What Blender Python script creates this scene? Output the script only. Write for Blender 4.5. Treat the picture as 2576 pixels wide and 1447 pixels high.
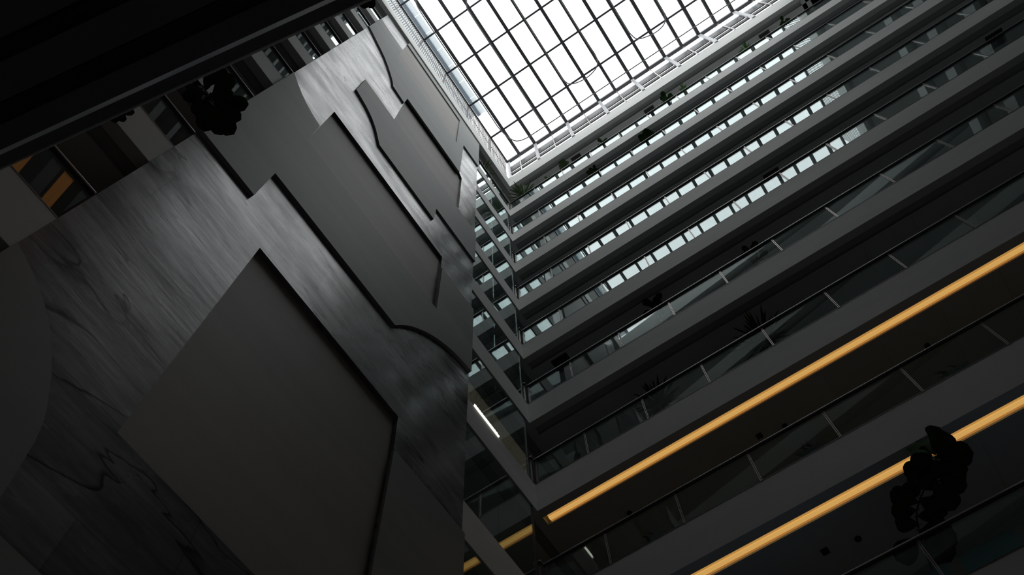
import bpy, bmesh, math, random
from mathutils import Vector, Matrix
from mathutils.geometry import tessellate_polygon

for o in list(bpy.data.objects):
    bpy.data.objects.remove(o, do_unlink=True)
S = bpy.context.scene
COL = S.collection

# ------------------------------------------------------------------ camera
# world: x runs along the long gallery side, y towards it, z up; the camera stands at the origin and looks up
cam_d = bpy.data.cameras.new('camera')
cam = bpy.data.objects.new('camera', cam_d)
COL.objects.link(cam)
right = Vector((0.83176761, 0.55444614, -0.02742493))
down = Vector((-0.52651986, 0.77229153, -0.35544708))
fwd = Vector((-0.17589622, 0.31008914, 0.93429398))
up, back = -down, -fwd
cam.matrix_world = Matrix(((right.x, up.x, back.x, 0), (right.y, up.y, back.y, 0), (right.z, up.z, back.z, 0), (0, 0, 0, 1)))
cam_d.sensor_width = 36
cam_d.lens = 36 * 2204 / 2576
cam_d.clip_start = 0.05
cam_d.clip_end = 300
S.camera = cam

# ------------------------------------------------------------------ sky, exposure
W = bpy.data.worlds.new('overcast_sky')
S.world = W
W.use_nodes = True
nt = W.node_tree
nt.nodes.clear()
wo = nt.nodes.new('ShaderNodeOutputWorld')
bg = nt.nodes.new('ShaderNodeBackground')
tc = nt.nodes.new('ShaderNodeTexCoord')
sx = nt.nodes.new('ShaderNodeSeparateXYZ')
cr = nt.nodes.new('ShaderNodeValToRGB')
nt.links.new(tc.outputs['Generated'], sx.inputs[0])
nt.links.new(sx.outputs['Z'], cr.inputs[0])
cr.color_ramp.elements[0].position = 0.0
cr.color_ramp.elements[0].color = (0.30, 0.31, 0.31, 1)
cr.color_ramp.elements[1].position = 0.05
cr.color_ramp.elements[1].color = (0.965, 0.985, 1.0, 1)
nt.links.new(cr.outputs[0], bg.inputs[0])
bg.inputs[1].default_value = 2.9
nt.links.new(bg.outputs[0], wo.inputs[0])

ld = bpy.data.lights.new('skylight_portal', 'AREA')
ld.shape = 'RECTANGLE'
ld.size, ld.size_y = 15.4, 10.6
ld.cycles.is_portal = True
lp = bpy.data.objects.new('skylight_portal', ld)
lp.location = (2.8, 3.85, 45.2)
COL.objects.link(lp)

S.view_settings.view_transform = 'Standard'
S.view_settings.look = 'None'
S.view_settings.exposure = 0.0
S.view_settings.gamma = 1.0
S.view_settings.use_curve_mapping = False
S.render.engine = 'CYCLES'
S.cycles.use_denoising = True
S.cycles.use_adaptive_sampling = False
S.cycles.max_bounces = 12
S.cycles.diffuse_bounces = 9
S.cycles.glossy_bounces = 5
S.cycles.transparent_max_bounces = 24
S.cycles.caustics_reflective = False
S.cycles.caustics_refractive = False
S.cycles.sample_clamp_indirect = 6.0

# ------------------------------------------------------------------ materials
def mat(name, col, rough=0.6, metal=0.0, spec=0.5, noise=None, bump=0.0, emit=None, strength=1.0):
    """principled material; noise = (second colour, scale xyz, low, high)"""
    m = bpy.data.materials.new(name)
    m.use_nodes = True
    n, l = m.node_tree.nodes, m.node_tree.links
    b = n['Principled BSDF']
    b.inputs['Base Color'].default_value = (*col, 1)
    b.inputs['Roughness'].default_value = rough
    b.inputs['Metallic'].default_value = metal
    b.inputs['Specular IOR Level'].default_value = spec
    if emit:
        b.inputs['Emission Color'].default_value = (*emit, 1)
        b.inputs['Emission Strength'].default_value = strength
    if noise:
        c2, sc, lo, hi = noise
        t = n.new('ShaderNodeTexCoord')
        mp = n.new('ShaderNodeMapping')
        mp.inputs['Scale'].default_value = sc
        g = n.new('ShaderNodeNewGeometry')
        nz = n.new('ShaderNodeTexNoise')
        nz.inputs['Scale'].default_value = 1.0
        nz.inputs['Detail'].default_value = 6
        r = n.new('ShaderNodeValToRGB')
        r.color_ramp.elements[0].position = lo
        r.color_ramp.elements[1].position = hi
        r.color_ramp.elements[0].color = (*col, 1)
        r.color_ramp.elements[1].color = (*c2, 1)
        l.new(g.outputs['Position'], mp.inputs[0])
        l.new(mp.outputs[0], nz.inputs['Vector'])
        l.new(nz.outputs[0], r.inputs[0])
        l.new(r.outputs[0], b.inputs['Base Color'])
        if bump:
            bp = n.new('ShaderNodeBump')
            bp.inputs['Strength'].default_value = bump
            bp.inputs['Distance'].default_value = 0.02
            l.new(nz.outputs[0], bp.inputs['Height'])
            l.new(bp.outputs[0], b.inputs['Normal'])
    return m

def glass(name, tint, refl, boost=1.0):
    m = bpy.data.materials.new(name)
    m.use_nodes = True
    n, l = m.node_tree.nodes, m.node_tree.links
    n.clear()
    out = n.new('ShaderNodeOutputMaterial')
    mx = n.new('ShaderNodeMixShader')
    tr = n.new('ShaderNodeBsdfTransparent')
    tr.inputs[0].default_value = (*tint, 1)
    gl = n.new('ShaderNodeBsdfGlossy')
    gl.inputs['Color'].default_value = (*refl, 1)
    gl.inputs['Roughness'].default_value = 0.0
    fr = n.new('ShaderNodeFresnel')
    ge = n.new('ShaderNodeNewGeometry')
    mr = n.new('ShaderNodeMapRange')      # same reflectance from either face of the sheet
    mr.inputs['To Min'].default_value = 1.5
    mr.inputs['To Max'].default_value = 1 / 1.5
    l.new(ge.outputs['Backfacing'], mr.inputs['Value'])
    l.new(mr.outputs[0], fr.inputs['IOR'])
    l.new(fr.outputs[0], mx.inputs[0])
    l.new(tr.outputs[0], mx.inputs[1])
    l.new(gl.outputs[0], mx.inputs[2])
    l.new(mx.outputs[0], out.inputs[0])
    return m

def translucent(name, col):
    m = bpy.data.materials.new(name)
    m.use_nodes = True
    n, l = m.node_tree.nodes, m.node_tree.links
    n.clear()
    out = n.new('ShaderNodeOutputMaterial')
    t = n.new('ShaderNodeBsdfTranslucent'); t.inputs[0].default_value = (*col, 1)
    d = n.new('ShaderNodeBsdfDiffuse'); d.inputs[0].default_value = (*col, 1)
    mx = n.new('ShaderNodeMixShader'); mx.inputs[0].default_value = .5
    l.new(t.outputs[0], mx.inputs[1]); l.new(d.outputs[0], mx.inputs[2]); l.new(mx.outputs[0], out.inputs[0])
    return m

def stained_concrete():
    """polished board-marked concrete: streaks along y, pale cloudy patches and thin dark tide lines"""
    m = bpy.data.materials.new('stained_concrete')
    m.use_nodes = True
    n, l = m.node_tree.nodes, m.node_tree.links
    b = n['Principled BSDF']
    b.inputs['Specular IOR Level'].default_value = .25
    g = n.new('ShaderNodeNewGeometry')
    def noise(scale, detail, rough=0.55, dist=0.0):
        mp = n.new('ShaderNodeMapping')
        mp.inputs['Scale'].default_value = scale
        nz = n.new('ShaderNodeTexNoise')
        nz.inputs['Scale'].default_value = 1
        nz.inputs['Detail'].default_value = detail
        nz.inputs['Roughness'].default_value = rough
        nz.inputs['Distortion'].default_value = dist
        l.new(g.outputs['Position'], mp.inputs[0])
        l.new(mp.outputs[0], nz.inputs['Vector'])
        return nz.outputs[0]
    def ramp(src, stops):
        r = n.new('ShaderNodeValToRGB')
        e = r.color_ramp.elements
        while len(e) < len(stops):
            e.new(0.5)
        for k, (p, c) in enumerate(stops):
            e[k].position = p
            e[k].color = (*c, 1) if len(c) == 3 else c
        l.new(src, r.inputs[0])
        return r.outputs[0]
    def mul(a, c, fac=1.0, mode='MULTIPLY'):
        x = n.new('ShaderNodeMix')
        x.data_type = 'RGBA'
        x.blend_type = mode
        x.inputs[0].default_value = fac
        l.new(a, x.inputs[6])
        l.new(c, x.inputs[7])
        return x.outputs[2]
    cloud = ramp(noise((1, .42, .85), 6), [(0.32, (.065, .067, .072)), (0.5, (.13, .132, .136)), (0.66, (.23, .235, .24))])
    streak = ramp(noise((1, .5, 7.0), 8, .65), [(0.3, (.62, .62, .62)), (0.6, (1.15, 1.15, 1.15))])
    tide = ramp(noise((1, .33, 1.25), 3, .5, .8), [(0.478, (1, 1, 1)), (0.497, (.28, .27, .26)), (0.502, (.28, .27, .26)), (0.508, (1.1, 1.1, 1.1))])
    mask = ramp(noise((1.3, .5, .6), 2), [(0.40, (0, 0, 0)), (0.56, (1, 1, 1))])
    t2 = n.new('ShaderNodeMix'); t2.data_type = 'RGBA'
    one = n.new('ShaderNodeRGB'); one.outputs[0].default_value = (1, 1, 1, 1)
    l.new(mask, t2.inputs[0]); l.new(one.outputs[0], t2.inputs[6]); l.new(tide, t2.inputs[7])
    # joints of the shuttering, every 1.17 m of height
    sp = n.new('ShaderNodeSeparateXYZ'); l.new(g.outputs['Position'], sp.inputs[0])
    cb = n.new('ShaderNodeCombineXYZ')
    l.new(sp.outputs['Y'], cb.inputs['X']); l.new(sp.outputs['Z'], cb.inputs['Y'])
    bk = n.new('ShaderNodeTexBrick')
    bk.offset = .37; bk.squash = 1.0
    bk.inputs['Color1'].default_value = (.80, .80, .80, 1)
    bk.inputs['Color2'].default_value = (1.12, 1.12, 1.12, 1)
    bk.inputs['Mortar'].default_value = (.74, .74, .74, 1)
    bk.inputs['Scale'].default_value = 1.0
    bk.inputs['Mortar Size'].default_value = .012
    bk.inputs['Mortar Smooth'].default_value = .4
    bk.inputs['Brick Width'].default_value = 2.6
    bk.inputs['Row Height'].default_value = 1.17
    l.new(cb.outputs[0], bk.inputs['Vector'])
    c = mul(mul(mul(cloud, streak), bk.outputs['Color']), t2.outputs[2])
    l.new(c, b.inputs['Base Color'])
    pat = mul(mul(streak, bk.outputs['Color']), t2.outputs[2])
    blot = ramp(noise((1, .8, 1.6), 7, .6), [(0.34, (.45, .45, .45)), (0.62, (1.15, 1.15, 1.15))])
    pat = mul(pat, blot)
    sc_ = n.new('ShaderNodeMath'); sc_.operation = 'MULTIPLY'; sc_.inputs[1].default_value = .34
    l.new(pat, sc_.inputs[0]); l.new(sc_.outputs[0], b.inputs['Specular IOR Level'])
    r = ramp(noise((1, .6, 1.4), 5), [(0.35, (.20, .20, .20)), (0.65, (.34, .34, .34))])
    l.new(r, b.inputs['Roughness'])
    bp = n.new('ShaderNodeBump'); bp.inputs['Strength'].default_value = .12; bp.inputs['Distance'].default_value = .02
    l.new(noise((1, 2, 9), 6), bp.inputs['Height']); l.new(bp.outputs[0], b.inputs['Normal'])
    return m

M = dict(
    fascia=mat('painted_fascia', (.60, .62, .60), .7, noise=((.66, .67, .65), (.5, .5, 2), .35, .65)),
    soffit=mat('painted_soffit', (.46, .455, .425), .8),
    softblue=mat('blue_tinted_soffit', (.44, .54, .68), .8),  # blue tint in the colour offsets the warm light on the lower soffits
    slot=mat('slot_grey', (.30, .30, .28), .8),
    inner=mat('corridor_wall', (.62, .62, .61), .8),
    dark=mat('stone_floor', (.72, .73, .75), .5),
    panel=mat('smooth_render', (.185, .207, .202), .6, spec=.46, noise=((.235, .238, .225), (.6, .10, 1.1), .35, .66)),
    recess=mat('smooth_render_recess', (.235, .222, .20), .6, spec=.44, noise=((.285, .27, .243), (.6, .10, 1.1), .35, .66)),
    concrete=stained_concrete(),
    steel=mat('brushed_steel', (.40, .37, .35), .35, .85),
    railmetal=mat('handrail_metal', (.52, .50, .48), .38, .7),
    blackglass=mat('black_back_painted_glass', (.13, .145, .145), .55, spec=.0),
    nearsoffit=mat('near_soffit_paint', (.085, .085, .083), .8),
    tile_glow=mat('glowing_bronze', (.16, .12, .085), .6, emit=(.042, .033, .024), strength=1.1),  # tiles given a faint glow of their own; no light behind them
    black=mat('black_metal', (.012, .012, .012), .5),
    frame=mat('skylight_frame', (.045, .043, .046), .45),
    white=mat('white_painted_steel', (.62, .62, .64), .5),
    blue=mat('blue_grey_steel', (.20, .245, .29), .45),
    pale=translucent('pale_cladding', (.80, .83, .84)),
    bar=mat('grille_bar', (.10, .085, .08), .5),
    glass=glass('balustrade_glass', (.86, .93, .92), (.93, 1, 1)),
    pane=glass('roof_glass', (.985, .99, .99), (1, 1, 1)),
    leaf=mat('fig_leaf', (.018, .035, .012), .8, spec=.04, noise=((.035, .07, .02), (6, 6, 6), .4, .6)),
    leaf2=mat('bright_leaf', (.03, .13, .02), .45, noise=((.08, .20, .03), (9, 9, 9), .4, .6)),
    leaf3=mat('strap_leaf', (.04, .085, .03), .4, noise=((.09, .14, .05), (9, 9, 9), .4, .6)),
    bark=mat('bark', (.05, .04, .03), .8),
    pot=mat('dark_planter', (.015, .015, .016), .6),
    soil=mat('soil', (.03, .02, .015), .9),
    warm_mid=mat('warm_diffuser', (.6, .45, .2), .6, emit=(.60, .335, .092), strength=1.0),
    warm_dim=mat('warm_cove_side', (.6, .45, .2), .6, emit=(.60, .315, .085), strength=.62),
    warm_low=mat('warm_cove_edge', (.6, .4, .2), .6, emit=(.60, .25, .055), strength=.55),
    warm_far=mat('amber_diffuser', (.6, .4, .2), .6, emit=(.60, .22, .055), strength=.42),
    cold_led=mat('cold_led', (.9, .9, .8), .5, emit=(1, .95, .82), strength=2.2),
    reflect_blue=mat('blue_reflection', (.30, .48, .56), .5),  # bluish reflections put into the colour of added panels
    nearpaint=mat('pale_blue_paint', (.72, .82, .88), .5),
    conduit=mat('conduit_zinc', (.16, .16, .15), .5, .3),
    cool_top=mat('cool_bounce_top', (.50, .54, .58), .9),  # unseen slab tops, coloured to cool the amber bounce light
    screen=mat('lattice_bronze', (.16, .12, .085), .6),
    vent=mat('vent_black', (.02, .016, .016), .7),
)

# ------------------------------------------------------------------ helpers
class B:
    """collects boxes and faces, builds one mesh"""
    def __init__(s): s.v, s.f, s.m = [], [], []
    def box(s, a, b, mi=0):
        x0, y0, z0 = a; x1, y1, z1 = b
        k = len(s.v)
        s.v += [(x0,y0,z0),(x1,y0,z0),(x1,y1,z0),(x0,y1,z0),(x0,y0,z1),(x1,y0,z1),(x1,y1,z1),(x0,y1,z1)]
        s.f += [(k,k+3,k+2,k+1),(k+4,k+5,k+6,k+7),(k,k+1,k+5,k+4),(k+1,k+2,k+6,k+5),(k+2,k+3,k+7,k+6),(k+3,k,k+4,k+7)]
        s.m += [mi]*6
        return s
    def prof(s, pts, o, u, n, L, mis):
        """profile points (offset along n, z) swept from o along u over length L; mis: material per edge"""
        k = len(s.v); q = len(pts)
        for t in (0, L):
            for a, z in pts:
                s.v.append((o[0]+u[0]*t+n[0]*a, o[1]+u[1]*t+n[1]*a, z))
        for i in range(q):
            j = (i+1) % q
            s.f.append((k+i, k+j, k+q+j, k+q+i)); s.m.append(mis[i])
        s.f.append(tuple(range(k, k+q))); s.m.append(0)
        s.f.append(tuple(reversed(range(k+q, k+2*q)))); s.m.append(0)
        return s
    def tube(s, pts, r, seg=8, mi=0):
        pts = [Vector(p) for p in pts]
        k = len(s.v)
        for i, p in enumerate(pts):
            d = (pts[min(i+1, len(pts)-1)] - pts[max(i-1, 0)]).normalized()
            a = d.orthogonal().normalized() if abs(d.z) > .9 else d.cross(Vector((0, 0, 1))).normalized()
            b = d.cross(a)
            rr = r[i] if isinstance(r, (list, tuple)) else r
            for j in range(seg):
                t = 2*math.pi*j/seg
                s.v.append(tuple(p + (a*math.cos(t) + b*math.sin(t))*rr))
        for i in range(len(pts)-1):
            for j in range(seg):
                j2 = (j+1) % seg
                s.f.append((k+i*seg+j, k+i*seg+j2, k+(i+1)*seg+j2, k+(i+1)*seg+j)); s.m.append(mi)
        s.f.append(tuple(reversed(range(k, k+seg)))); s.m.append(mi)
        e = k+(len(pts)-1)*seg
        s.f.append(tuple(range(e, e+seg))); s.m.append(mi)
        return s
    def lathe(s, c, prof, seg=16, mi=0):
        k = len(s.v)
        for r, z in prof:
            for j in range(seg):
                t = 2*math.pi*j/seg
                s.v.append((c[0]+r*math.cos(t), c[1]+r*math.sin(t), c[2]+z))
        for i in range(len(prof)-1):
            for j in range(seg):
                j2 = (j+1) % seg
                s.f.append((k+i*seg+j, k+i*seg+j2, k+(i+1)*seg+j2, k+(i+1)*seg+j)); s.m.append(mi)
        s.f.append(tuple(reversed(range(k, k+seg)))); s.m.append(mi)
        e = k+(len(prof)-1)*seg
        s.f.append(tuple(range(e, e+seg))); s.m.append(mi)
        return s
    def mesh(s, name, mats, smooth=False):
        me = bpy.data.meshes.new(name)
        me.from_pydata(s.v, [], s.f)
        for m in (mats if isinstance(mats, (list, tuple)) else [mats]):
            me.materials.append(m)
        me.polygons.foreach_set('material_index', s.m)
        bm = bmesh.new(); bm.from_mesh(me)
        bmesh.ops.recalc_face_normals(bm, faces=bm.faces)
        bm.to_mesh(me); bm.free()
        if smooth:
            me.polygons.foreach_set('use_smooth', [True]*len(me.polygons))
        return me
    def obj(s, name, mats, parent=None, smooth=False):
        return link(name, s.mesh(name, mats, smooth), parent)

def link(name, me, parent=None, loc=None, rotz=0.0):
    o = bpy.data.objects.new(name, me)
    COL.objects.link(o)
    if parent is not None:
        o.parent = parent          # parents stay at the identity or are handled by local coordinates
    if loc is not None:
        o.location = loc
    if rotz:
        o.rotation_euler = (0, 0, rotz)
    return o

def tag(o, label, cat=None, group=None, kind=None):
    o['label'] = label
    if cat: o['category'] = cat
    if group: o['group'] = group
    if kind: o['kind'] = kind
    return o

def empty(name, loc=(0, 0, 0)):
    o = bpy.data.objects.new(name, None)
    o.empty_display_size = .2
    o.location = loc
    COL.objects.link(o)
    return o

def bevel(o, w=.004):
    m = o.modifiers.new('bevel', 'BEVEL'); m.width = w; m.segments = 1; m.limit_method = 'ANGLE'
    return o

# ------------------------------------------------------------------ the storeys
XB, YA, XC = -4.99, 9.13, 12.0
ZB = [35.76 - 3.51*i for i in range(10)]      # underside of each gallery slab, from the top down
H = .93                                       # its depth
DEP = 2.3                                     # corridor depth
TOP0, TOP1 = 40.53, 42.0                      # roof slab
ORD = ['topmost', 'second', 'third', 'fourth', 'fifth', 'sixth', 'seventh', 'eighth', 'ninth', 'tenth']
a6 = math.radians(10.6)
uD, nD = (math.cos(a6), math.sin(a6)), (math.sin(a6), -math.cos(a6))
def d_origin(perp):
    """start of the near side edge, where it meets the left side"""
    x = XB
    return (x, (perp + x*math.sin(a6))/math.cos(a6))
LIT = (6, 7)

def slab_profile(z, h, dep=DEP):
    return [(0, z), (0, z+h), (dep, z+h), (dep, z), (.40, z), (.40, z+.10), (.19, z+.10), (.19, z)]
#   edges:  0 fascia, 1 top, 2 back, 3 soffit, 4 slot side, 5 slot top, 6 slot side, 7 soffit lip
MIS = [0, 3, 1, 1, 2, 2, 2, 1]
SM = [M['fascia'], M['soffit'], M['slot'], M['cool_top']]

def side(kind, z, h, xb=XB, ya=YA, xc=XC, perp=-.30):
    """(origin, along, outward normal, length)"""
    dx = d_origin(perp)
    if kind == 'A': return (xb, ya), (1, 0), (0, 1), xc - xb
    if kind == 'B': return (xb, dx[1]), (0, 1), (-1, 0), ya + DEP - dx[1]
    if kind == 'C': return (xc, dx[1] + (xc-XB)*math.tan(a6)), (0, 1), (1, 0), ya + DEP - (dx[1] + (xc-XB)*math.tan(a6))
    if kind == 'D': return (dx[0]-uD[0]*DEP, dx[1]-uD[1]*DEP), uD, nD, (xc - dx[0])/uD[0] + 2*DEP

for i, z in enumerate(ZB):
    SMi = SM if i < 7 else [M['fascia'], M['softblue'], M['softblue'], M['cool_top']]
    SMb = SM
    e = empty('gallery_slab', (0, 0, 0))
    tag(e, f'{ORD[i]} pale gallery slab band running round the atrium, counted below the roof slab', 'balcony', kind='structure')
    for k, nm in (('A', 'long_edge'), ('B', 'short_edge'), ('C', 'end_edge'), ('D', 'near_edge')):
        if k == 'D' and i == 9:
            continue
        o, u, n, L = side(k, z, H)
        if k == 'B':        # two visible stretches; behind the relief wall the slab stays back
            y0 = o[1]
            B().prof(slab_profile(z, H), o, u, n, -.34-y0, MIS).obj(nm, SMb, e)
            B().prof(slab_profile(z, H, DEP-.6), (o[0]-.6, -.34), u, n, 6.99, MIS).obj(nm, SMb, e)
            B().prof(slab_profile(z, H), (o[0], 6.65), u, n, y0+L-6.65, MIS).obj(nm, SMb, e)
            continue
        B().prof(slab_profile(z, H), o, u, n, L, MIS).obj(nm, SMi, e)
    # soffit boards of the long side, separated by narrow joints
    x = XB + .1
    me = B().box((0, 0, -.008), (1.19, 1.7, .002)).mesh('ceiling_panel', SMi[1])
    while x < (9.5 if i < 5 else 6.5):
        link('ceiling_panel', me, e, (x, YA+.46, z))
        x += 1.2

# roof slab ring
e = empty('roof_slab')
tag(e, 'tall pale roof slab band at the very top below the glass roof', 'roof', kind='structure')
XT, XTC = -4.87, 10.5
yD0, yD1 = -1.28, .35
B().prof(slab_profile(TOP0, TOP1-TOP0, 2.4), (XT, YA), (1, 0), (0, 1), XC+2-XT, MIS).obj('long_edge', SM, e)
B().prof(slab_profile(TOP0, TOP1-TOP0, 2.4), (XT, yD0), (0, 1), (-1, 0), YA+2.4-yD0, MIS).obj('short_edge', SM, e)
B().prof(slab_profile(TOP0, TOP1-TOP0, 4.0), (XTC, yD1), (0, 1), (1, 0), YA+2.4-yD1, MIS).obj('end_edge', SM, e)
dl = math.hypot(XTC-XT, yD1-yD0); ud = ((XTC-XT)/dl, (yD1-yD0)/dl)
B().prof(slab_profile(TOP0, TOP1-TOP0, 4.0), (XT-ud[0]*2, yD0-ud[1]*2), ud, (ud[1], -ud[0]), dl+5, MIS).obj('near_edge', SM, e)

# enclosing walls, floor
FL = -1.75
tag(B().box((-8.2, -6, FL-.2), (15, YA+DEP+1, FL)).obj('floor', M['dark']), 'dark ground floor of the atrium', 'floor', kind='structure')
tag(B().box((-8.2, YA+DEP, FL), (15, YA+DEP+.2, TOP1)).obj('wall_back', M['inner']), 'dark corridor wall behind the long galleries', 'wall', kind='structure')
tag(B().box((XC+DEP, -6, FL), (XC+DEP+.2, YA+DEP, TOP1)).obj('wall_right', M['inner']), 'corridor wall at the far right end', 'wall', kind='structure')
tag(B().box((XB-DEP-.2, -6, FL), (XB-DEP, YA+DEP, TOP1)).obj('wall_side', M['inner']), 'corridor wall behind the short galleries', 'wall', kind='structure')
tag(B().box((-8.2, -6.2, FL), (15, -6, TOP1)).obj('wall_front', M['inner']), 'corridor wall on the near side', 'wall', kind='structure')

# ------------------------------------------------------------------ warm light lines in the slots
def light_line(o, u, n, L, z, label, mm=('warm_dim', 'warm_mid', 'warm_low')):
    e = empty('light_line', (o[0], o[1], z))
    tag(e, label, 'light', 'warm light lines in the gallery soffits')
    def strip(a, b, zz, nm, m):
        bb = B()
        bb.prof([(a, zz), (a, zz+.02), (b, zz+.02), (b, zz)], (0, 0), u, n, L, [0]*4)
        bb.obj(nm, M[m], e)
    strip(.197, .262, .035, 'cove_side', mm[0])
    strip(.262, .345, .018, 'diffuser', mm[1])
    strip(.345, .393, .03, 'cove_edge', mm[2])
    return e
for i in LIT:
    nm = {6: 'upper of the two amber light lines under the long galleries, ending near the corner',
          7: 'lower amber light line, crossing behind the tall leafy fig at the lower right'}[i]
    o, u, n, L = side('A', ZB[i], H)
    light_line((o[0]+.09, o[1]), u, n, L-.3, ZB[i], nm)
    o, u, n, L = side('D', ZB[i], H)
    light_line(o, u, n, L-.3, ZB[i], f'amber light line of the near side, only mirrored in glass, on the {ORD[i]} slab', ('warm_far', 'warm_far', 'warm_far'))

# ------------------------------------------------------------------ relief wall on the left
X0, T, D = XB + .005, .06, .09
def plate(name, outer, holes, x0, x1, m, parent):
    """vertical plate facing +x with polygon outline in (y, z)"""
    loops = [outer] + holes
    tris = tessellate_polygon([[Vector((p[0], p[1], 0)) for p in lp_] for lp_ in loops])
    flat = [p for lp_ in loops for p in lp_]
    v = [(x1, p[0], p[1]) for p in flat] + [(x0, p[0], p[1]) for p in flat]
    nn = len(flat)
    f = [tuple(t) for t in tris] + [tuple(a+nn for a in reversed(t)) for t in tris]
    k = 0
    for lp_ in loops:
        q = len(lp_)
        for a in range(q):
            b = (a+1) % q
            f.append((k+a, k+b, nn+k+b, nn+k+a))
        k += q
    me = bpy.data.meshes.new(name)
    me.from_pydata(v, [], f)
    me.materials.append(m)
    bm = bmesh.new(); bm.from_mesh(me); bmesh.ops.recalc_face_normals(bm, faces=bm.faces); bm.to_mesh(me); bm.free()
    return link(name, me, parent)

wl = empty('wall_left')
tag(wl, 'tall concrete relief wall of overlapping smooth and stained planes', 'wall', kind='structure')
R1 = [(2.36, 31.2), (5.60, 31.2), (5.74, 30.95), (5.76, 26.72), (2.33, 26.72)]
P2 = [(0.89, 21.12), (5.32, 21.12), (5.37, 17.62), (0.89, 17.62)]
R3 = [(1.47, 12.21), (4.85, 12.21), (4.89, 11.1), (4.89, 6.94), (1.47, 6.94)]
WY0, WY1 = -.34, 6.65
base = plate('stained_base', [(WY0, FL), (WY1, FL), (WY1, TOP0-.01), (WY0, TOP0-.01)], [R1, P2, R3], X0-D-.02, X0, M['concrete'], wl)
bk = B().box((X0-.5, WY0, FL), (X0-D-.021, WY1, TOP0-.01)).obj('core', M['concrete'], wl)
for nm, hp in (('recess_panel', R1), ('recess_panel', P2), ('recess_panel', R3)):
    ys = [p[0] for p in hp]; zs = [p[1] for p in hp]
    plate(nm, [(min(ys)-.01, min(zs)-.01), (max(ys)+.01, min(zs)-.01), (max(ys)+.01, max(zs)+.01), (min(ys)-.01, max(zs)+.01)], [], X0-D-.019, X0-D, M['recess'], wl)
S1 = [(-.34, 33.35), (-.05, 33.08), (.26, 32.73), (.56, 32.42), (.83, 32.07), (1.07, 31.64), (1.31, 31.13), (1.48, 30.72), (1.6, 30.36), (1.69, 29.95),
      (2.33, 29.83), (2.36, 30.93), (5.53, 30.97), (5.56, 34.9), (5.56, 35.93), (6.65, 35.98), (6.65, 40.52), (1.15, 40.52), (1.15, 39.6),
      (5.12, 39.6), (5.13, 34.72), (1.12, 34.78), (1.14, 37.15), (-.34, 37.3)]
plate('raised_plane', S1, [], X0, X0+T, M['panel'], wl)
plate('recess_panel', [(1.13, 34.7), (5.14, 34.7), (5.14, 39.62), (1.15, 39.62)], [], X0, X0+.006, M['recess'], wl)
S2 = [(.88, 26.55), (6.655, 26.6), (6.655, 23.85), (4.74, 23.83), (4.72, 22.73), (2.29, 22.73), (2.2, 22.98), (2.1, 23.23), (1.98, 23.53), (1.83, 23.81), (1.7, 24.0), (1.55, 24.16), (1.4, 24.29), (1.26, 24.37), (1.08, 24.46), (.89, 24.55)]
plate('raised_plane', S2, [], X0, X0+T, M['panel'], wl)
S3 = [(-.345, 13.2), (-.345, 19.96), (-.1, 19.62), (.13, 19.35), (.36, 19.16), (.61, 19.02), (.87, 18.93), (.88, 17.51), (5.31, 17.52), (5.31, 20.17), (6.655, 20.2),
      (6.655, 16.74), (6.45, 16.72), (6.22, 16.66), (5.97, 16.56), (5.72, 16.42), (5.48, 16.25), (5.25, 16.05), (5.04, 15.83), (4.83, 15.58), (4.66, 15.35), (4.52, 15.12), (4.39, 14.88), (4.28, 14.66), (.88, 14.64), (.88, 13.2)]
plate('raised_plane', S3, [], X0, X0+T+.01, M['panel'], wl)
plate('raised_plane', [(4.85, 11.2), (6.66, 11.2), (6.66, 3.5), (4.85, 3.5)], [], X0, X0+.05, M['panel'], wl)
S6 = [(-.345, 7.73), (-.25, 7.69), (-.15, 7.64), (-.04, 7.58), (.09, 7.49), (.22, 7.39), (.35, 7.27), (.46, 7.14), (.61, 6.93), (.7, 6.79), (.8, 6.59), (.89, 6.40), (.94, 6.25), (.985, 6.07), (1.01, 5.89), (1.04, 5.7), (1.06, 5.54), (1.08, 5.36), (1.09, 5.0), (1.08, 4.67), (1.0, 4.2), (.8, 3.7), (-.345, 3.2)]
plate('raised_plane', S6, [], X0, X0+.05, M['panel'], wl)
plate('raised_plane', [(1.24, 5.17), (4.4, 5.17), (4.4, 2.9), (1.24, 2.9)], [], X0, X0+.05, M['panel'], wl)

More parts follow.
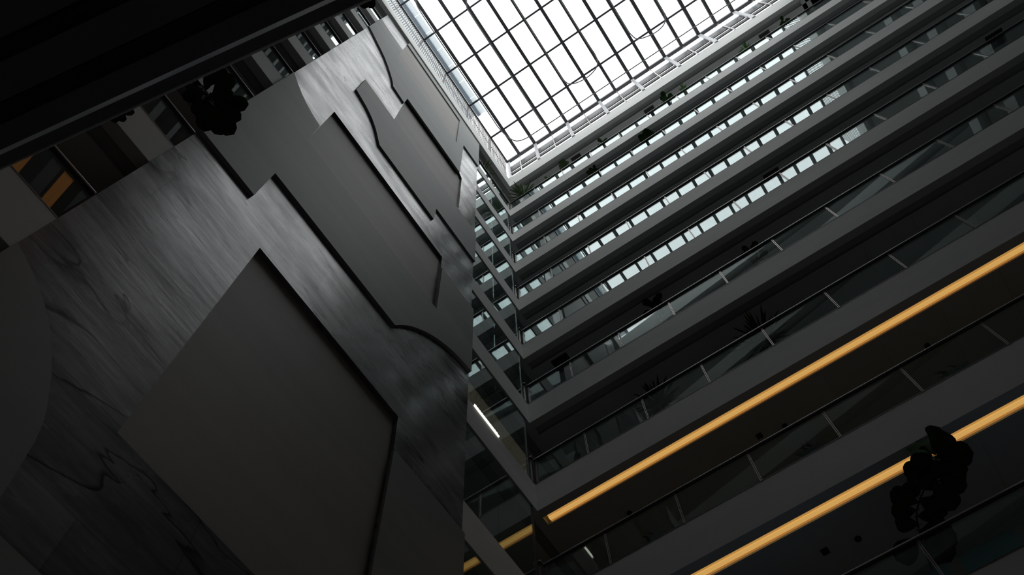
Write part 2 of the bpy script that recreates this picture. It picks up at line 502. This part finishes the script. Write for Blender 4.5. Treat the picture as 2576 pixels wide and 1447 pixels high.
# ------------------------------------------------------------------ balustrades
random.seed(4)
def railing(ox, oy, u, n, L, z, stops, label, group, glass_h=.86):
    """z = top of the slab; local x runs along the edge; n points away from the void"""
    ang = math.atan2(u[1], u[0])
    flip = 1 if abs(u[0]*n[1]-u[1]*n[0] - 1) < .1 else -1      # side on which the corridor lies in local y
    e = empty('glass_railing', (ox, oy, z))
    e.rotation_euler = (0, 0, ang)
    tag(e, label, 'railing', group)
    f = flip
    def yb(a, b):
        return (min(a*f, b*f), max(a*f, b*f))
    y0, y1 = yb(-.045, .02)
    bevel(B().box((0, y0, .872), (L, y1, .90)).obj('handrail', M['railmetal'], e), .006)
    ya_, yb_ = yb(-.040, .018)
    B().box((0, ya_, .856), (L, yb_, .8715)).obj('handrail_shade', M['black'], e)  # black strip paints the shade beneath the handrail
    y0, y1 = yb(-.004, .022)
    B().box((0, y0, 0), (L, y1, .022)).obj('base_channel', M['black'], e)
    y0, y1 = yb(-.012, -.002); y2, y3 = yb(.018, .03)
    pm = B().box((-.020, y0, 0), (-.006, y1, .86)).box((.006, y0, 0), (.020, y1, .86)).box((-.018, min(y0, y2), .78), (.018, max(y1, y3), .80)).mesh('post', M['steel'])
    for s in stops:
        link('post', pm, e, (s, 0, 0))
    y0, y1 = yb(.004, .016)
    cuts = [0] + [s for s in stops if .05 < s < L-.05] + [L]
    cache = {}
    for a, b in zip(cuts[:-1], cuts[1:]):
        w = round(b-a-.03, 3)
        if w < .05: continue
        if w not in cache:
            cache[w] = B().box((0, y0, .02), (w, y1, .865)).mesh('glass_pane', M['glass'])
        link('glass_pane', cache[w], e, (a+.015, 0, 0), random.uniform(-.0012, .0012))
    return e

XS = [-4.94, -3.69] + [-2.25 + 1.4425*k for k in range(11)]
for i in range(0, 9):
    st = [x-XB for x in XS if x < XC-.1]
    railing(XB+.02, YA, (1, 0), (0, 1), XC-XB-.02, ZB[i]+H, st, f'glass balustrade standing on the {ORD[i]} gallery slab of the long side', 'balustrades of the long galleries')
y0D = d_origin(-.30)[1]
for i in range(0, 9):
    railing(XB, y0D+.03, (0, 1), (-1, 0), WY0-y0D-.04, ZB[i]+H, [.08], f'short glass balustrade beyond the relief wall, on the {ORD[i]} slab', 'short balustrades left of the relief wall')
railing(XB, WY1+.01, (0, 1), (-1, 0), YA-WY1-.07, ZB[0]+H, [.05, 1.0, 2.38], 'glass balustrade on the topmost short gallery beside the relief wall', 'balustrades of the short galleries')
for i in range(1, 9):
    railing(XB, 8.98, (0, 1), (-1, 0), .09, ZB[i]+H, [.05], f'stub of balustrade in the inner corner, on the {ORD[i]} slab', 'corner balustrade stubs')

# full height glazing of the short side
for i in range(1, 9):
    z0 = ZB[i]+H; z1 = ZB[i-1]
    e = empty('glass_partition', (XB-.03, WY1+.02, z0))
    tag(e, f'full height glass partition beside the relief wall, above the {ORD[i]} slab', 'window', 'glass partitions of the short galleries')
    hh = z1-z0
    w = 8.96-WY1-.02
    h2 = w*.47
    pm = B().box((-.006, .004, .02), (.006, h2-.004, hh-.012)).mesh('glass_pane', M['glass'])
    link('glass_pane', pm, e, (0, 0, 0), random.uniform(-.001, .001))
    pm2 = B().box((-.006, .004, .02), (.006, w-h2-.02, hh-.012)).mesh('glass_pane', M['glass'])
    link('glass_pane', pm2, e, (0, h2, 0), random.uniform(-.001, .001))
    B().box((-.02, w-.02, 0), (.02, w, hh-.01)).obj('frame', M['black'], e)
    B().box((-.015, 0, 0), (.015, w, .02)).obj('base_channel', M['black'], e)

# ------------------------------------------------------------------ near gallery overhead
pn = -.108
z9 = ZB[9]
oN = d_origin(pn)
e = empty('near_gallery')
tag(e, 'dark overhanging near gallery with a thin lit edge in the upper left corner', 'balcony', kind='structure')
sN = (oN[0]+uD[0]*.0-.3*uD[0], oN[1]-.3*uD[1])
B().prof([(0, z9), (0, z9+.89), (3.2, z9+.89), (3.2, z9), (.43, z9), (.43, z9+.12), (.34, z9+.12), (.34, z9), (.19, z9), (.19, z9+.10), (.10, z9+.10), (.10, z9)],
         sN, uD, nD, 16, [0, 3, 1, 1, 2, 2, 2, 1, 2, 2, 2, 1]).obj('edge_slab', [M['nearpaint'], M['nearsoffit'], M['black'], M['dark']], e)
oR = (oN[0]-nD[0]*.0, oN[1]-nD[1]*.0)
rl = empty('near_balustrade', (0, 0, 0))
tag(rl, 'black glossy outward leaning balustrade of the near gallery, upper left corner', 'railing')
zt = z9+.89
for k in range(10):
    st = (oN[0]+uD[0]*(-.3+1.5*k+.006), oN[1]+uD[1]*(-.3+1.5*k+.006))
    B().prof([(0, zt), (-.055, zt+.90), (-.042, zt+.90), (.014, zt)], st, uD, nD, 1.488, [0]*4).obj('panel', M['blackglass'], rl)
B().prof([(-.066, zt+.90), (-.066, zt+.93), (-.02, zt+.93), (-.02, zt+.90)], sN, uD, nD, 15, [0]*4).obj('handrail', M['railmetal'], rl)
B().prof([(-.071, zt+.94), (-.071, zt+.985), (-.0665, zt+.985), (-.0665, zt+.94)], sN, uD, nD, 15, [0]*4).obj('upper_rail', M['nearpaint'], rl)

# ------------------------------------------------------------------ glass roof
ZS = 45.55
XR = [-.14 + .99*k for k in range(-4, 11)]
YP = [-.39 + 1.985*k for k in range(0, 5)]
sk = empty('ceiling')
tag(sk, 'glass roof of the atrium carried on a dark steel grid', 'skylight', kind='structure')
y_near = -1.35
for k, x in enumerate(XR):
    w = .082 if k % 2 else .074
    bb = B()
    bb.box((-w, 0, .02), (w, YA-y_near, .05)); bb.box((-.018, 0, .05), (.018, YA-y_near, .22)); bb.box((-w, 0, .22), (w, YA-y_near, .25))
    o = link('rafter', bb.mesh('rafter', M['frame']), sk, (x, y_near, ZS))
for y in YP:
    B().box((XT, y-.045, ZS+.06), (XTC, y+.045, ZS+.18)).obj('purlin', M['frame'], sk)
B().box((XT, YA-.085, ZS), (XTC, YA+.085, ZS+.22)).obj('edge_beam', M['frame'], sk)
B().box((XT-.05, y_near, ZS-.05), (XT+.06, YA, ZS+.15)).obj('edge_beam', M['black'], sk)
B().box((XTC-.06, y_near, ZS-.05), (XTC+.05, YA, ZS+.15)).obj('edge_beam', M['black'], sk)
B().box((XT, y_near-.1, ZS), (XTC, y_near, ZS+.22)).obj('edge_beam', M['frame'], sk)
xs = [XT] + XR + [XTC]; ys = [y_near] + YP + [YA]
cache = {}
for a, b in zip(xs[:-1], xs[1:]):
    for c, d in zip(ys[:-1], ys[1:]):
        key = (round(b-a, 3), round(d-c, 3))
        if key not in cache:
            cache[key] = B().box((0, 0, 0), (key[0], key[1], .012)).mesh('roof_pane', M['pane'])
        link('roof_pane', cache[key], sk, (a, c, ZS+.255))

# vertical bar grilles under the roof, left (in view) and right (mirrored in the balustrades)
g = empty('bar_grille', (XT, 0, TOP1))
tag(g, 'long grille of upright bars under the glass roof, above the relief wall', 'grille')
bm_ = B().box((-.018, -.025, 0), (.010, .025, ZS-TOP1-.05)).mesh('bar', M['bar'])
y = -1.25
while y < YA-.2:
    link('bar', bm_, g, (0, y, 0))
    y += .110
B().box((-.02, -1.3, 1.70), (-.05, YA-.15, 1.73)).obj('cross_rail', M['bar'], g)
pm_ = B().box((-.12, -.03, 0), (-.04, .03, ZS-TOP1-.05)).mesh('post', M['blue'])
for y in YP + [y_near+.1]:
    link('post', pm_, g, (0, y, 0))
g2 = empty('bar_grille', (XTC, 0, TOP1))
tag(g2, 'matching bar grille at the far right end, glimpsed as stripes mirrored in the balustrades', 'grille')
bb = B(); y = .4
while y < YA-.05:
    bb.box((-.012, y-.024, 0), (.0, y+.024, ZS-TOP1-.05)); y += .11
o = bb.obj('bars', M['bar'], g2); o['kind'] = 'stuff'

# clerestory on the long side
cl = empty('clerestory_frame', (0, YA, TOP1))
tag(cl, 'upright posts and dark horizontal louvres between the long roof slab and the glass roof', 'louvre frame')
HC = ZS-TOP1
bevel(B().box((XT-.02, -.02, 0), (XT+.14, .12, HC)).obj('corner_post', M['white'], cl))
for k, x in enumerate(XR):
    if k % 2:
        bb = B().box((x-.08, -.06, 0), (x+.08, .03, HC-.01))
        bb.obj('main_post', M['white'], cl)
    else:
        B().box((x-.022, -.03, 0), (x+.022, .035, HC-.01)).obj('slim_post', M['steel'], cl)
def lou(nm, m, y0, y1, z0, z1):
    B().box((XT+.1, y0, z0), (XTC, y1, z1)).obj(nm, M[m], cl)
lou('roof_gutter', 'blue', .04, .08, 2.20, 2.48)
lou('roof_gutter', 'frame', .04, .08, 1.86, 2.18)
lou('louvre', 'steel', .035, .06, 1.77, 1.81)
lou('louvre', 'black', .04, .09, 1.42, 1.72)
lou('louvre', 'black', .04, .10, .72, 1.12)
lou('louvre', 'frame', .04, .07, .08, .26)

# outer gutter and pale cladding above the left grille, outside the glass
ob = empty('roof_parapet', (0, 0, 48))
tag(ob, 'pale outer parapet with a blue-grey gutter seen through the glass beside the bar grille', 'parapet')
B().box((-5.04, -4, 0), (-4.86, 6.6, .16)).obj('gutter', M['blue'], ob)
B().box((-5.6, -4, .02), (-5.04, 6.45, .3)).obj('wall_top', M['pale'], ob)
pp = B().box((0, 0, 0), (.30, 1.0, .03)).mesh('cladding_sheet', M['pale'])
for k in range(10):
    link('cladding_sheet', pp, ob, (-4.86, -3.6+1.02*k, .05))

# electrical conduits hung below the roof grid
def smooth_path(p, n=6):
    out = []
    for i in range(len(p)-1):
        p0 = Vector(p[max(i-1, 0)]); p1 = Vector(p[i]); p2 = Vector(p[i+1]); p3 = Vector(p[min(i+2, len(p)-1)])
        for k in range(n):
            t = k/n
            out.append(.5*((2*p1)+(p2-p0)*t+(2*p0-5*p1+4*p2-p3)*t*t+(3*p1-p0-3*p2+p3)*t**3))
    out.append(Vector(p[-1]))
    return out
ZC = ZS-.22
cons = [([(-4.02, -1.2), (-4.04, -.5), (-4.07, -.2), (-4.19, .4), (-4.2, 3), (-4.2, 6.6), (-4.2, 7.24), (-4.09, 7.9), (-3.85, 8.35), (-3.4, 8.53), (-2.6, 8.56), (1, 8.57), (6, 8.58), (10.3, 8.58)],
         'thin conduit curving from the left roof bar and running along the louvre side'),
        ([(-1.9, .6), (-1.95, 1.1), (-2.15, 1.45), (-2.2, 1.9), (-2.2, 5), (-2.2, 8.35)], 'thin conduit bending onto a roof bar near the top edge of the view'),
        ([(-.1, 1.2), (-.1, 4), (-.1, 6.6), (-.1, 7.1), (.1, 7.5), (.8, 7.68), (1.45, 7.6), (1.8, 7.35), (1.9, 6.9), (1.88, 6), (1.86, 1)], 'looped conduit hanging under the middle of the glass roof'),
        ([(3.88, .5), (3.88, 4), (3.88, 6.6), (3.92, 7.15), (4.1, 7.5), (4.7, 7.69), (5.2, 7.71), (5.6, 7.58), (5.8, 7.25), (5.82, 6.7), (5.82, 1)], 'looped conduit hanging under the right part of the glass roof')]
for pth, lab in cons:
    pts = smooth_path([(x, y, ZC) for x, y in pth])
    tag(B().tube(pts, .029, 6).obj('conduit', M['conduit'], None, True), lab, 'conduit', 'conduits under the roof')

# ------------------------------------------------------------------ ceiling fittings
vm = B().box((-.25, -.22, -.012), (.25, .22, .004)).mesh('ceiling_vent', M['vent'])
for x, z, lab in [(-1.52, TOP0, 'black square vent in the roof slab soffit, nearest the inner corner'),
                  (2.48, TOP0, 'black square vent in the middle of the roof slab soffit'),
                  (8.5, TOP0, 'black square vent in the roof slab soffit, farthest to the right'),
                  (-4.47+.3, ZB[4], 'black square vent near the inner corner, under the fifth slab'),
                  (3.6, ZB[3], 'black square vent halfway along the soffit under the fourth slab'),
                  (10.7, ZB[3], 'black square vent at the far right under the fourth slab')]:
    t = empty('ceiling_vent', (x, YA+.70, z-.012))
    tag(t, lab, 'vent', 'square vents in the soffits')
    link('plate', vm, t)
    for q in range(5):
        link('slat', bpy.data.meshes.get('vent_slat') or B().box((-.22, -.008, -.022), (.22, .008, -.012)).mesh('vent_slat', M['black']), t, (0, -.12+.06*q, 0))
dm = B().lathe((0, 0, 0), [(.035, -.045), (.05, -.035), (.055, -.01), (.055, 0)], 12).mesh('smoke_detector', M['black'])
for x, i, lab in [(-3.5, 6, 'small round detector near the inner corner below the upper light line'),
                  (0, 6, 'small round detector halfway along below the upper light line'),
                  (3.0, 6, 'small round detector far right below the upper light line'),
                  (.02, 7, 'small round detector below the lower light line')]:
    t = link('smoke_detector', dm, None, (x, YA+1.08, ZB[i]-.008))
    tag(t, lab, 'detector', 'round detectors in the soffits')
hm = B().box((-.06, -.06, -.02), (.06, .06, 0)).mesh('access_cover', M['vent'])
for x, i, lab in [(-.51, 6, 'tiny square cover in the soffit below the upper light line'), (-.51, 7, 'tiny square cover in the soffit below the lower light line')]:
    tag(link('access_cover', hm, None, (x, YA+1.0, ZB[i]-.008)), lab, 'cover', 'square covers in the soffits')

# lattice screen and cold light bar behind the glass of the seventh storey
ls = empty('lattice_screen', (XB-.07, WY1+.05, ZB[6]+H))
tag(ls, 'bronze lattice screen of square tiles behind glass, at the foot of the relief wall edge', 'screen')
for r in range(5):
    for c in range(13):
        s = .15
        bb = B()
        y0, z0 = .02+c*.172, .12+r*.172
        bb.box((-.01, y0, z0), (.01, y0+s, z0+.016)); bb.box((-.01, y0, z0+s-.016), (.01, y0+s, z0+s))
        bb.box((-.01, y0, z0), (.01, y0+.016, z0+s)); bb.box((-.01, y0+s-.016, z0), (.01, y0+s, z0+s))
        if (r+c) % 2:
            bb.tube([(0, y0+s/2-.045, z0+s/2), (0, y0+s/2, z0+s/2+.045), (0, y0+s/2+.045, z0+s/2), (0, y0+s/2, z0+s/2-.045), (0, y0+s/2-.045, z0+s/2)], .012, 5)
        else:
            bb.box((-.008, y0+s/2-.04, z0+s/2-.01), (.008, y0+s/2+.04, z0+s/2+.01)); bb.box((-.008, y0+s/2-.01, z0+s/2-.04), (.008, y0+s/2+.01, z0+s/2+.04))
        bb.obj('tile', M['tile_glow'], ls)
B().box((-.006, 0, .10), (.0, 2.27, 1.0)).obj('backing', M['black'], ls)
cb = empty('light_bar', (XB+.012, 6.88, ZB[6]+H+.0))
tag(cb, 'short glaring white light bar on the slab edge beside the relief wall', 'light')
B().box((-.02, 0, .0), (.015, .88, .035)).obj('tube', M['cold_led'], cb)
for k in range(22):
    link('diode', bpy.data.meshes.get('diode') or B().box((-.008, 0, .045), (.008, .022, .075)).mesh('diode', M['cold_led']), cb, (0, .0+.038*k, .012*(k % 2)))

# ------------------------------------------------------------------ plants
def leaf_mesh(name, L, Wd, m, wave=.03, cup=.12, seed=0, nl=11, narrow=False):
    """a broad fiddle-shaped leaf along +x, or a narrow strap"""
    rnd = random.Random(seed)
    bb = B(); nx, ny = nl, 5
    ph = rnd.uniform(0, 6)
    for i in range(nx+1):
        t = i/nx
        if narrow:
            w = (t*(1-t)*4)**.5*.5 if 0 < t < 1 else .02
            w = max(w*(1-.35*t), .02)
        else:
            w = (math.sin(math.pi*min(t**1.4, 1))**.48)*(.33+.17*t)
            w = max(w, .025)
        for j in range(ny):
            s = (j/(ny-1)-.5)*2
            x = t*L; yy = s*w*Wd
            zz = -abs(s)*cup*w*Wd*.2 + abs(s)*cup*Wd*.5*w + math.sin(t*11+ph+s*2)*wave*L*abs(s) - .22*L*t*t*.6
            bb.v.append((x, yy, zz))
    for i in range(nx):
        for j in range(ny-1):
            a = i*ny+j
            bb.f.append((a, a+1, a+ny+1, a+ny)); bb.m.append(0)
    k = len(bb.v)
    bb.tube([(-.03*L/.2*1, 0, 0), (0, 0, 0), (L*.5, 0, -.022*L-.002), (L*.92, 0, -.11*L)], [.004, .004, .003, .001], 5)
    me = bb.mesh(name, m, True)
    return me

def aim(o, base, tip, roll=0.0, face=None, scale=1.0):
    """local +x from base to tip; local z turned towards 'face'"""
    x = (Vector(tip)-Vector(base)).normalized()
    f = Vector(face) if face else Vector((0, 0, 1))
    z = (f - x*f.dot(x)).normalized()
    y = z.cross(x)
    m = Matrix((x, y, z)).transposed().to_4x4() @ Matrix.Rotation(roll, 4, 'X') @ Matrix.Scale(scale, 4)
    m.translation = Vector(base)
    o.matrix_local = m

def pot(e, r, h, z=0, square=False, at=(0, 0)):
    if square:
        bb = B().box((at[0]-r, at[1]-r, z), (at[0]+r, at[1]+r, z+h)); bb.obj('planter', M['pot'], e)
    else:
        B().lathe((at[0], at[1], z), [(r*.72, 0), (r*.9, h*.6), (r, h), (r*.9, h), (r*.88, h-.03)], 18).obj('pot', M['pot'], e, True)
    B().lathe((at[0], at[1], z+h-.045), [(r*.86, 0), (r*.86, .012)], 14).obj('soil', M['soil'], e)

FV = -fwd
def fig(loc, h, n, size, label, group=None, seed=1, lean=(0, 0), spread=.35, mt='leaf', potr=.18, poth=.34):
    rnd = random.Random(seed)
    e = empty('potted_fig', loc)
    tag(e, label, 'plant', group)
    pot(e, potr, poth)
    top = Vector((lean[0], lean[1], h))
    tr = [(0, 0, poth-.06), (lean[0]*.25, lean[1]*.25, h*.4), (lean[0]*.6, lean[1]*.6, h*.7), tuple(top)]
    B().tube(smooth_path(tr, 4), .012, 6).obj('stem', M['bark'], e, True)
    meshes = [leaf_mesh('leaf', size, size*.62, M[mt], seed=seed*7+q) for q in range(3)]
    for k in range(n):
        t = .45 + .55*(k+.5)/n
        b = Vector((lean[0]*t, lean[1]*t, h*t))
        a = k*2.4 + rnd.uniform(-.4, .4)
        r = spread*rnd.uniform(.75, 1.1)
        tip = b + Vector((math.cos(a)*r, math.sin(a)*r, rnd.uniform(.05, .5)*r*1.2))
        o = link('leaf', meshes[k % 3], e)
        aim(o, b, tip, rnd.uniform(-.4, .4), scale=rnd.uniform(.8, 1.2))
    return e

def spiky(loc, h, n, L, label, group=None, seed=1, mt='leaf3', potr=.22, poth=.4, wd=.035, name='potted_dracaena', droop=1.0):
    rnd = random.Random(seed)
    e = empty(name, loc)
    tag(e, label, 'plant', group)
    pot(e, potr, poth)
    B().tube([(0, 0, poth-.06), (0, 0, h)], [.03, .022], 7).obj('stem', M['bark'], e, True)
    me = leaf_mesh('leaf', L, wd*2, M[mt], wave=.0, cup=.5, seed=seed, nl=7, narrow=True)
    for k in range(n):
        a = k*2.399
        el = rnd.uniform(.0, 1.45)*(1-.5*k/n) + .15
        b = Vector((0, 0, h - .12*h*rnd.random()*.6))
        d = Vector((math.cos(a)*math.cos(el), math.sin(a)*math.cos(el), math.sin(el)))
        o = link('leaf', me, e)
        aim(o, b, b+d, scale=rnd.uniform(.7, 1.1))
    return e

z0 = ZB[0]+H
spiky((-4.38, 9.46, z0), 2.05, 70, .78, 'large spiky dracaena behind the topmost balustrade at the inner corner', seed=3)
spiky((-5.42, 7.62, z0), 2.75, 40, .72, 'spiky dracaena on the topmost short gallery against the relief wall edge', seed=5)
spiky((-5.4, 8.75, z0), 2.4, 22, .34, 'small spiky plant on the topmost short gallery close to the corner', seed=6, mt='leaf2')
fig((-2.99, 9.42, z0), 2.25, 9, .17, 'sparse bright green plant peeping over the topmost balustrade', seed=8, mt='leaf2', spread=.2, lean=(0, -.05))
fig((-2.11, 9.42, z0), 2.75, 60, .24, 'dense bushy green shrub behind the topmost balustrade', seed=9, mt='leaf3', spread=.32, lean=(0, -.08))
fig((-.09, 9.42, z0), 2.1, 9, .26, 'dark leafed fig over the topmost balustrade, middle left', seed=10, spread=.3, lean=(0, -.08))
fig((3.23, 9.42, z0), 2.25, 11, .34, 'dark leafed fig over the topmost balustrade beside a vent', seed=11, spread=.36, lean=(0, -.08))
spiky((4.07, 9.40, z0), 1.95, 24, .36, 'small bright tuft over the topmost balustrade', seed=12, mt='leaf2')
spiky((7.18, 9.40, z0), 1.92, 26, .42, 'low bright tuft over the topmost balustrade, farther right', seed=13, mt='leaf2')
fig((9.0, 9.42, z0), 2.45, 12, .26, 'lanky plant over the topmost balustrade, farthest right', seed=14, spread=.32, lean=(.1, -.1))
z0 = ZB[1]+H
fig((1.51, 9.42, z0), 2.4, 20, .36, 'broad leafed fig above the second balustrade, right one', seed=15, spread=.4, lean=(0, -.05))
fig((-1.02, 9.42, z0), 2.4, 20, .3, 'broad leafed fig above the second balustrade, left one', seed=16, spread=.34, lean=(0, -.05))
z0 = ZB[5]+H
fig((-1.15, 9.42, z0), 1.85, 14, .34, 'dark silhouetted fig above the sixth balustrade, left one', seed=17, spread=.3)
fig((1.6, 9.42, z0), 1.75, 10, .3, 'dark silhouetted fig above the sixth balustrade, right one', seed=18, spread=.3)
z0 = ZB[6]+H
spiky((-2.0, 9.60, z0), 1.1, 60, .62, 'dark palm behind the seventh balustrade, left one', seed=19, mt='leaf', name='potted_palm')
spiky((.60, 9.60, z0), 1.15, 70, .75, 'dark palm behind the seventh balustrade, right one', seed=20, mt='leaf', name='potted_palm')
z0 = ZB[7]+H
for k, (x, lab) in enumerate([(-2.79, 'black box planter with two long blades, nearest the inner corner'),
                              (.15, 'black box planter with short blades, middle one on the eighth slab'),
                              (2.75, 'black box planter with fine blades, far right on the eighth slab')]):
    e = empty('box_planter', (x, 9.25, z0))
    tag(e, lab, 'planter', 'black box planters behind the eighth balustrade')
    bevel(B().box((-.17, -.08, 0), (.17, .10, .21)).obj('box', M['pot'], e))
    B().box((-.155, -.065, .18), (.155, .085, .213)).obj('soil', M['soil'], e)
    me = leaf_mesh('leaf', .26, .04, M['leaf3'], wave=0, cup=.4, seed=k, nl=6, narrow=True)
    rnd = random.Random(30+k)
    for q in range((6, 12, 12)[k]):
        b = (rnd.uniform(-.14, .1), 0, .2)
        d = Vector((rnd.uniform(-.9, .3), rnd.uniform(-.3, .5), 1))
        aim(link('leaf', me, e), b, Vector(b)+d)

# tall fiddle-leaf fig on the ninth slab, leaning out over its balustrade
L8 = [(1.58,10.55,1.85,10.93),(1.57,10.56,1.51,11.01),(1.55,10.49,1.86,10.32),(1.5,10.57,1.41,10.76),(1.44,10.4,1.13,10.48),(1.49,10.44,1.26,10.62),(1.47,10.37,1.58,10.01),(1.5,10.4,1.68,10.13),
      (1.35,10.11,1.53,9.85),(1.28,10.09,1.29,9.65),(1.17,10.26,.97,10.18),(.96,9.93,.77,10.23),(1.0,9.95,1.13,9.62),(.87,9.79,.65,9.93),(.84,9.69,1.06,9.56),(.78,9.53,.6,9.74),
      (.76,9.5,1.0,9.29),(.67,9.39,.39,9.22),(.74,9.43,.94,9.1),(.75,9.3,.8,8.94),(1.1,10.12,1.29,10.16),(1.34,10.33,1.1,10.33),(1.3,10.2,1.5,10.3),(1.2,10.1,1.25,10.35),(1.0,9.9,1.2,9.75)]
TR = [(.57, 8.73), (.66, 9.16), (.76, 9.53), (.87, 9.79), (1.05, 10.01), (1.3, 10.25), (1.44, 10.4), (1.57, 10.55)]
def dy(z):
    return 9.32 - .34*min(max((z-9.35)/.9, 0), 1)
def at8(x, z):
    y = dy(z)
    return Vector((x*y/9.0, y, z*y/9.0))
z8 = ZB[8]+H
e = empty('fiddle_leaf_fig', (.6, 9.4, z8))
off = Vector((.6, 9.4, z8))
tag(e, 'tall dark fiddle-leaf fig leaning over the lowest balustrade in front of the amber light line', 'plant')
pot(e, .14, .22)
B().tube(smooth_path([(0, 0, .1)] + [tuple(at8(*p)-off) for p in TR], 4), .014, 7).obj('trunk', M['bark'], e, True)
rnd = random.Random(77)
for k, (a, b, c, d) in enumerate(L8):
    p, q = at8(a, b)-off, at8(c, d)-off
    p.y += rnd.uniform(-.05, .05)
    L = (q-p).length*1.18 + .04
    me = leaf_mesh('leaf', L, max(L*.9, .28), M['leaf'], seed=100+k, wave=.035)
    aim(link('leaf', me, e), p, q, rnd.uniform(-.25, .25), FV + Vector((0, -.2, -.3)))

# panels added in place of bluish reflections in the lowest balustrade
gs = empty('reflection_panels', (0, 9.24, z8))
tag(gs, 'added low bluish panels imitating reflections, behind the lowest balustrade, beside the tall fig', 'screen')
for a, b in ((-.75, -.15), (.0, .78), (.93, 1.70), (1.82, 2.65), (2.78, 3.5)):
    B().box((a, 0, 0), (b, .012, .42)).obj('reflection_pane', M['reflect_blue'], gs)
    B().box((a, -.004, .42), (b, .016, .43)).obj('reflection_edge', M['steel'], gs)

# near fig hanging over the near gallery rail
z9t = z9+.89
NL = [(-2.195,-.351,-2.321,-.404),(-2.19,-.316,-2.363,-.229),(-2.186,-.281,-2.015,-.119),(-2.141,-.314,-1.975,-.328),(-2.139,-.376,-1.997,-.442),(-2.182,-.405,-2.212,-.481),(-2.19,-.316,-2.043,-.248),
      (-2.208,-.296,-2.38,-.156),(-2.203,-.261,-2.223,-.034),(-2.217,-.365,-2.352,-.282),(-2.15,-.383,-1.974,-.389),(-2.2,-.385,-2.349,-.391),(-2.177,-.291,-2.05,-.215),(-2.2,-.3,-2.3,-.08),(-2.18,-.26,-2.12,-.08),(-2.19,-.36,-2.07,-.43),(-2.19,-.34,-2.27,-.45)]
def near_fig(px, py, leaves, ztop, label, extra=0, seed=5, wscale=.62, lmul=1.0):
    base_ = Vector((px, py, z9t))
    e = empty('fiddle_leaf_fig', base_)
    tag(e, label, 'plant', 'figs of the near gallery')
    pot(e, .13, .3)
    cx = sum(l[0] for l in leaves)/len(leaves); cy = sum(l[1] for l in leaves)/len(leaves)
    tp = Vector((cx, cy, ztop))-base_
    B().tube(smooth_path([(0, 0, .2), (0, 0, .6), tuple(tp*.6+Vector((0, 0, .38*(ztop-z9t)))*.6), tuple(tp)], 5), .01, 6).obj('trunk', M['bark'], e, True)
    rr = random.Random(seed)
    for k, (a, b, c, d) in enumerate(leaves):
        dz = rr.uniform(-.10, .08)
        s = (ztop+dz)/6.4
        sb = ztop/6.4
        p = Vector((a*sb, b*sb, ztop + dz*.3))-base_; q = Vector((c*s, d*s, ztop+dz))-base_
        L = max((q-p).length*1.08*lmul, .1)
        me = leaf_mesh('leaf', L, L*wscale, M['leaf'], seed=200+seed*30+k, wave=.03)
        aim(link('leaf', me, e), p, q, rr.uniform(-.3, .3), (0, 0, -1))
    return e
near_fig(-2.35, -1.0, NL, 6.4, 'black silhouetted fig hanging over the near gallery rail in the upper left')

def shifted(cx, cy, n, r, seed):
    rr = random.Random(seed); out = []
    for k in range(n):
        a = k*2.4
        out.append((cx, cy, cx+math.cos(a)*r*rr.uniform(.8, 1.1), cy+math.sin(a)*r*rr.uniform(.8, 1.1)))
    return out
near_fig(-2.9, -1.0, shifted(-2.78, -.64, 7, .13, 3), 6.1, 'dark fig standing behind the near gallery glass, farther left', seed=6)
near_fig(-.75, -.75, shifted(-.82, -.275, 8, .13, 9), 6.2, 'dark fig over the near gallery rail at the top edge, touching the grille', seed=7)
near_fig(-.3, -.55, shifted(-.475, -.115, 8, .12, 12), 6.3, 'dark fig at the top edge whose leaf tip crosses the glass roof', seed=8)
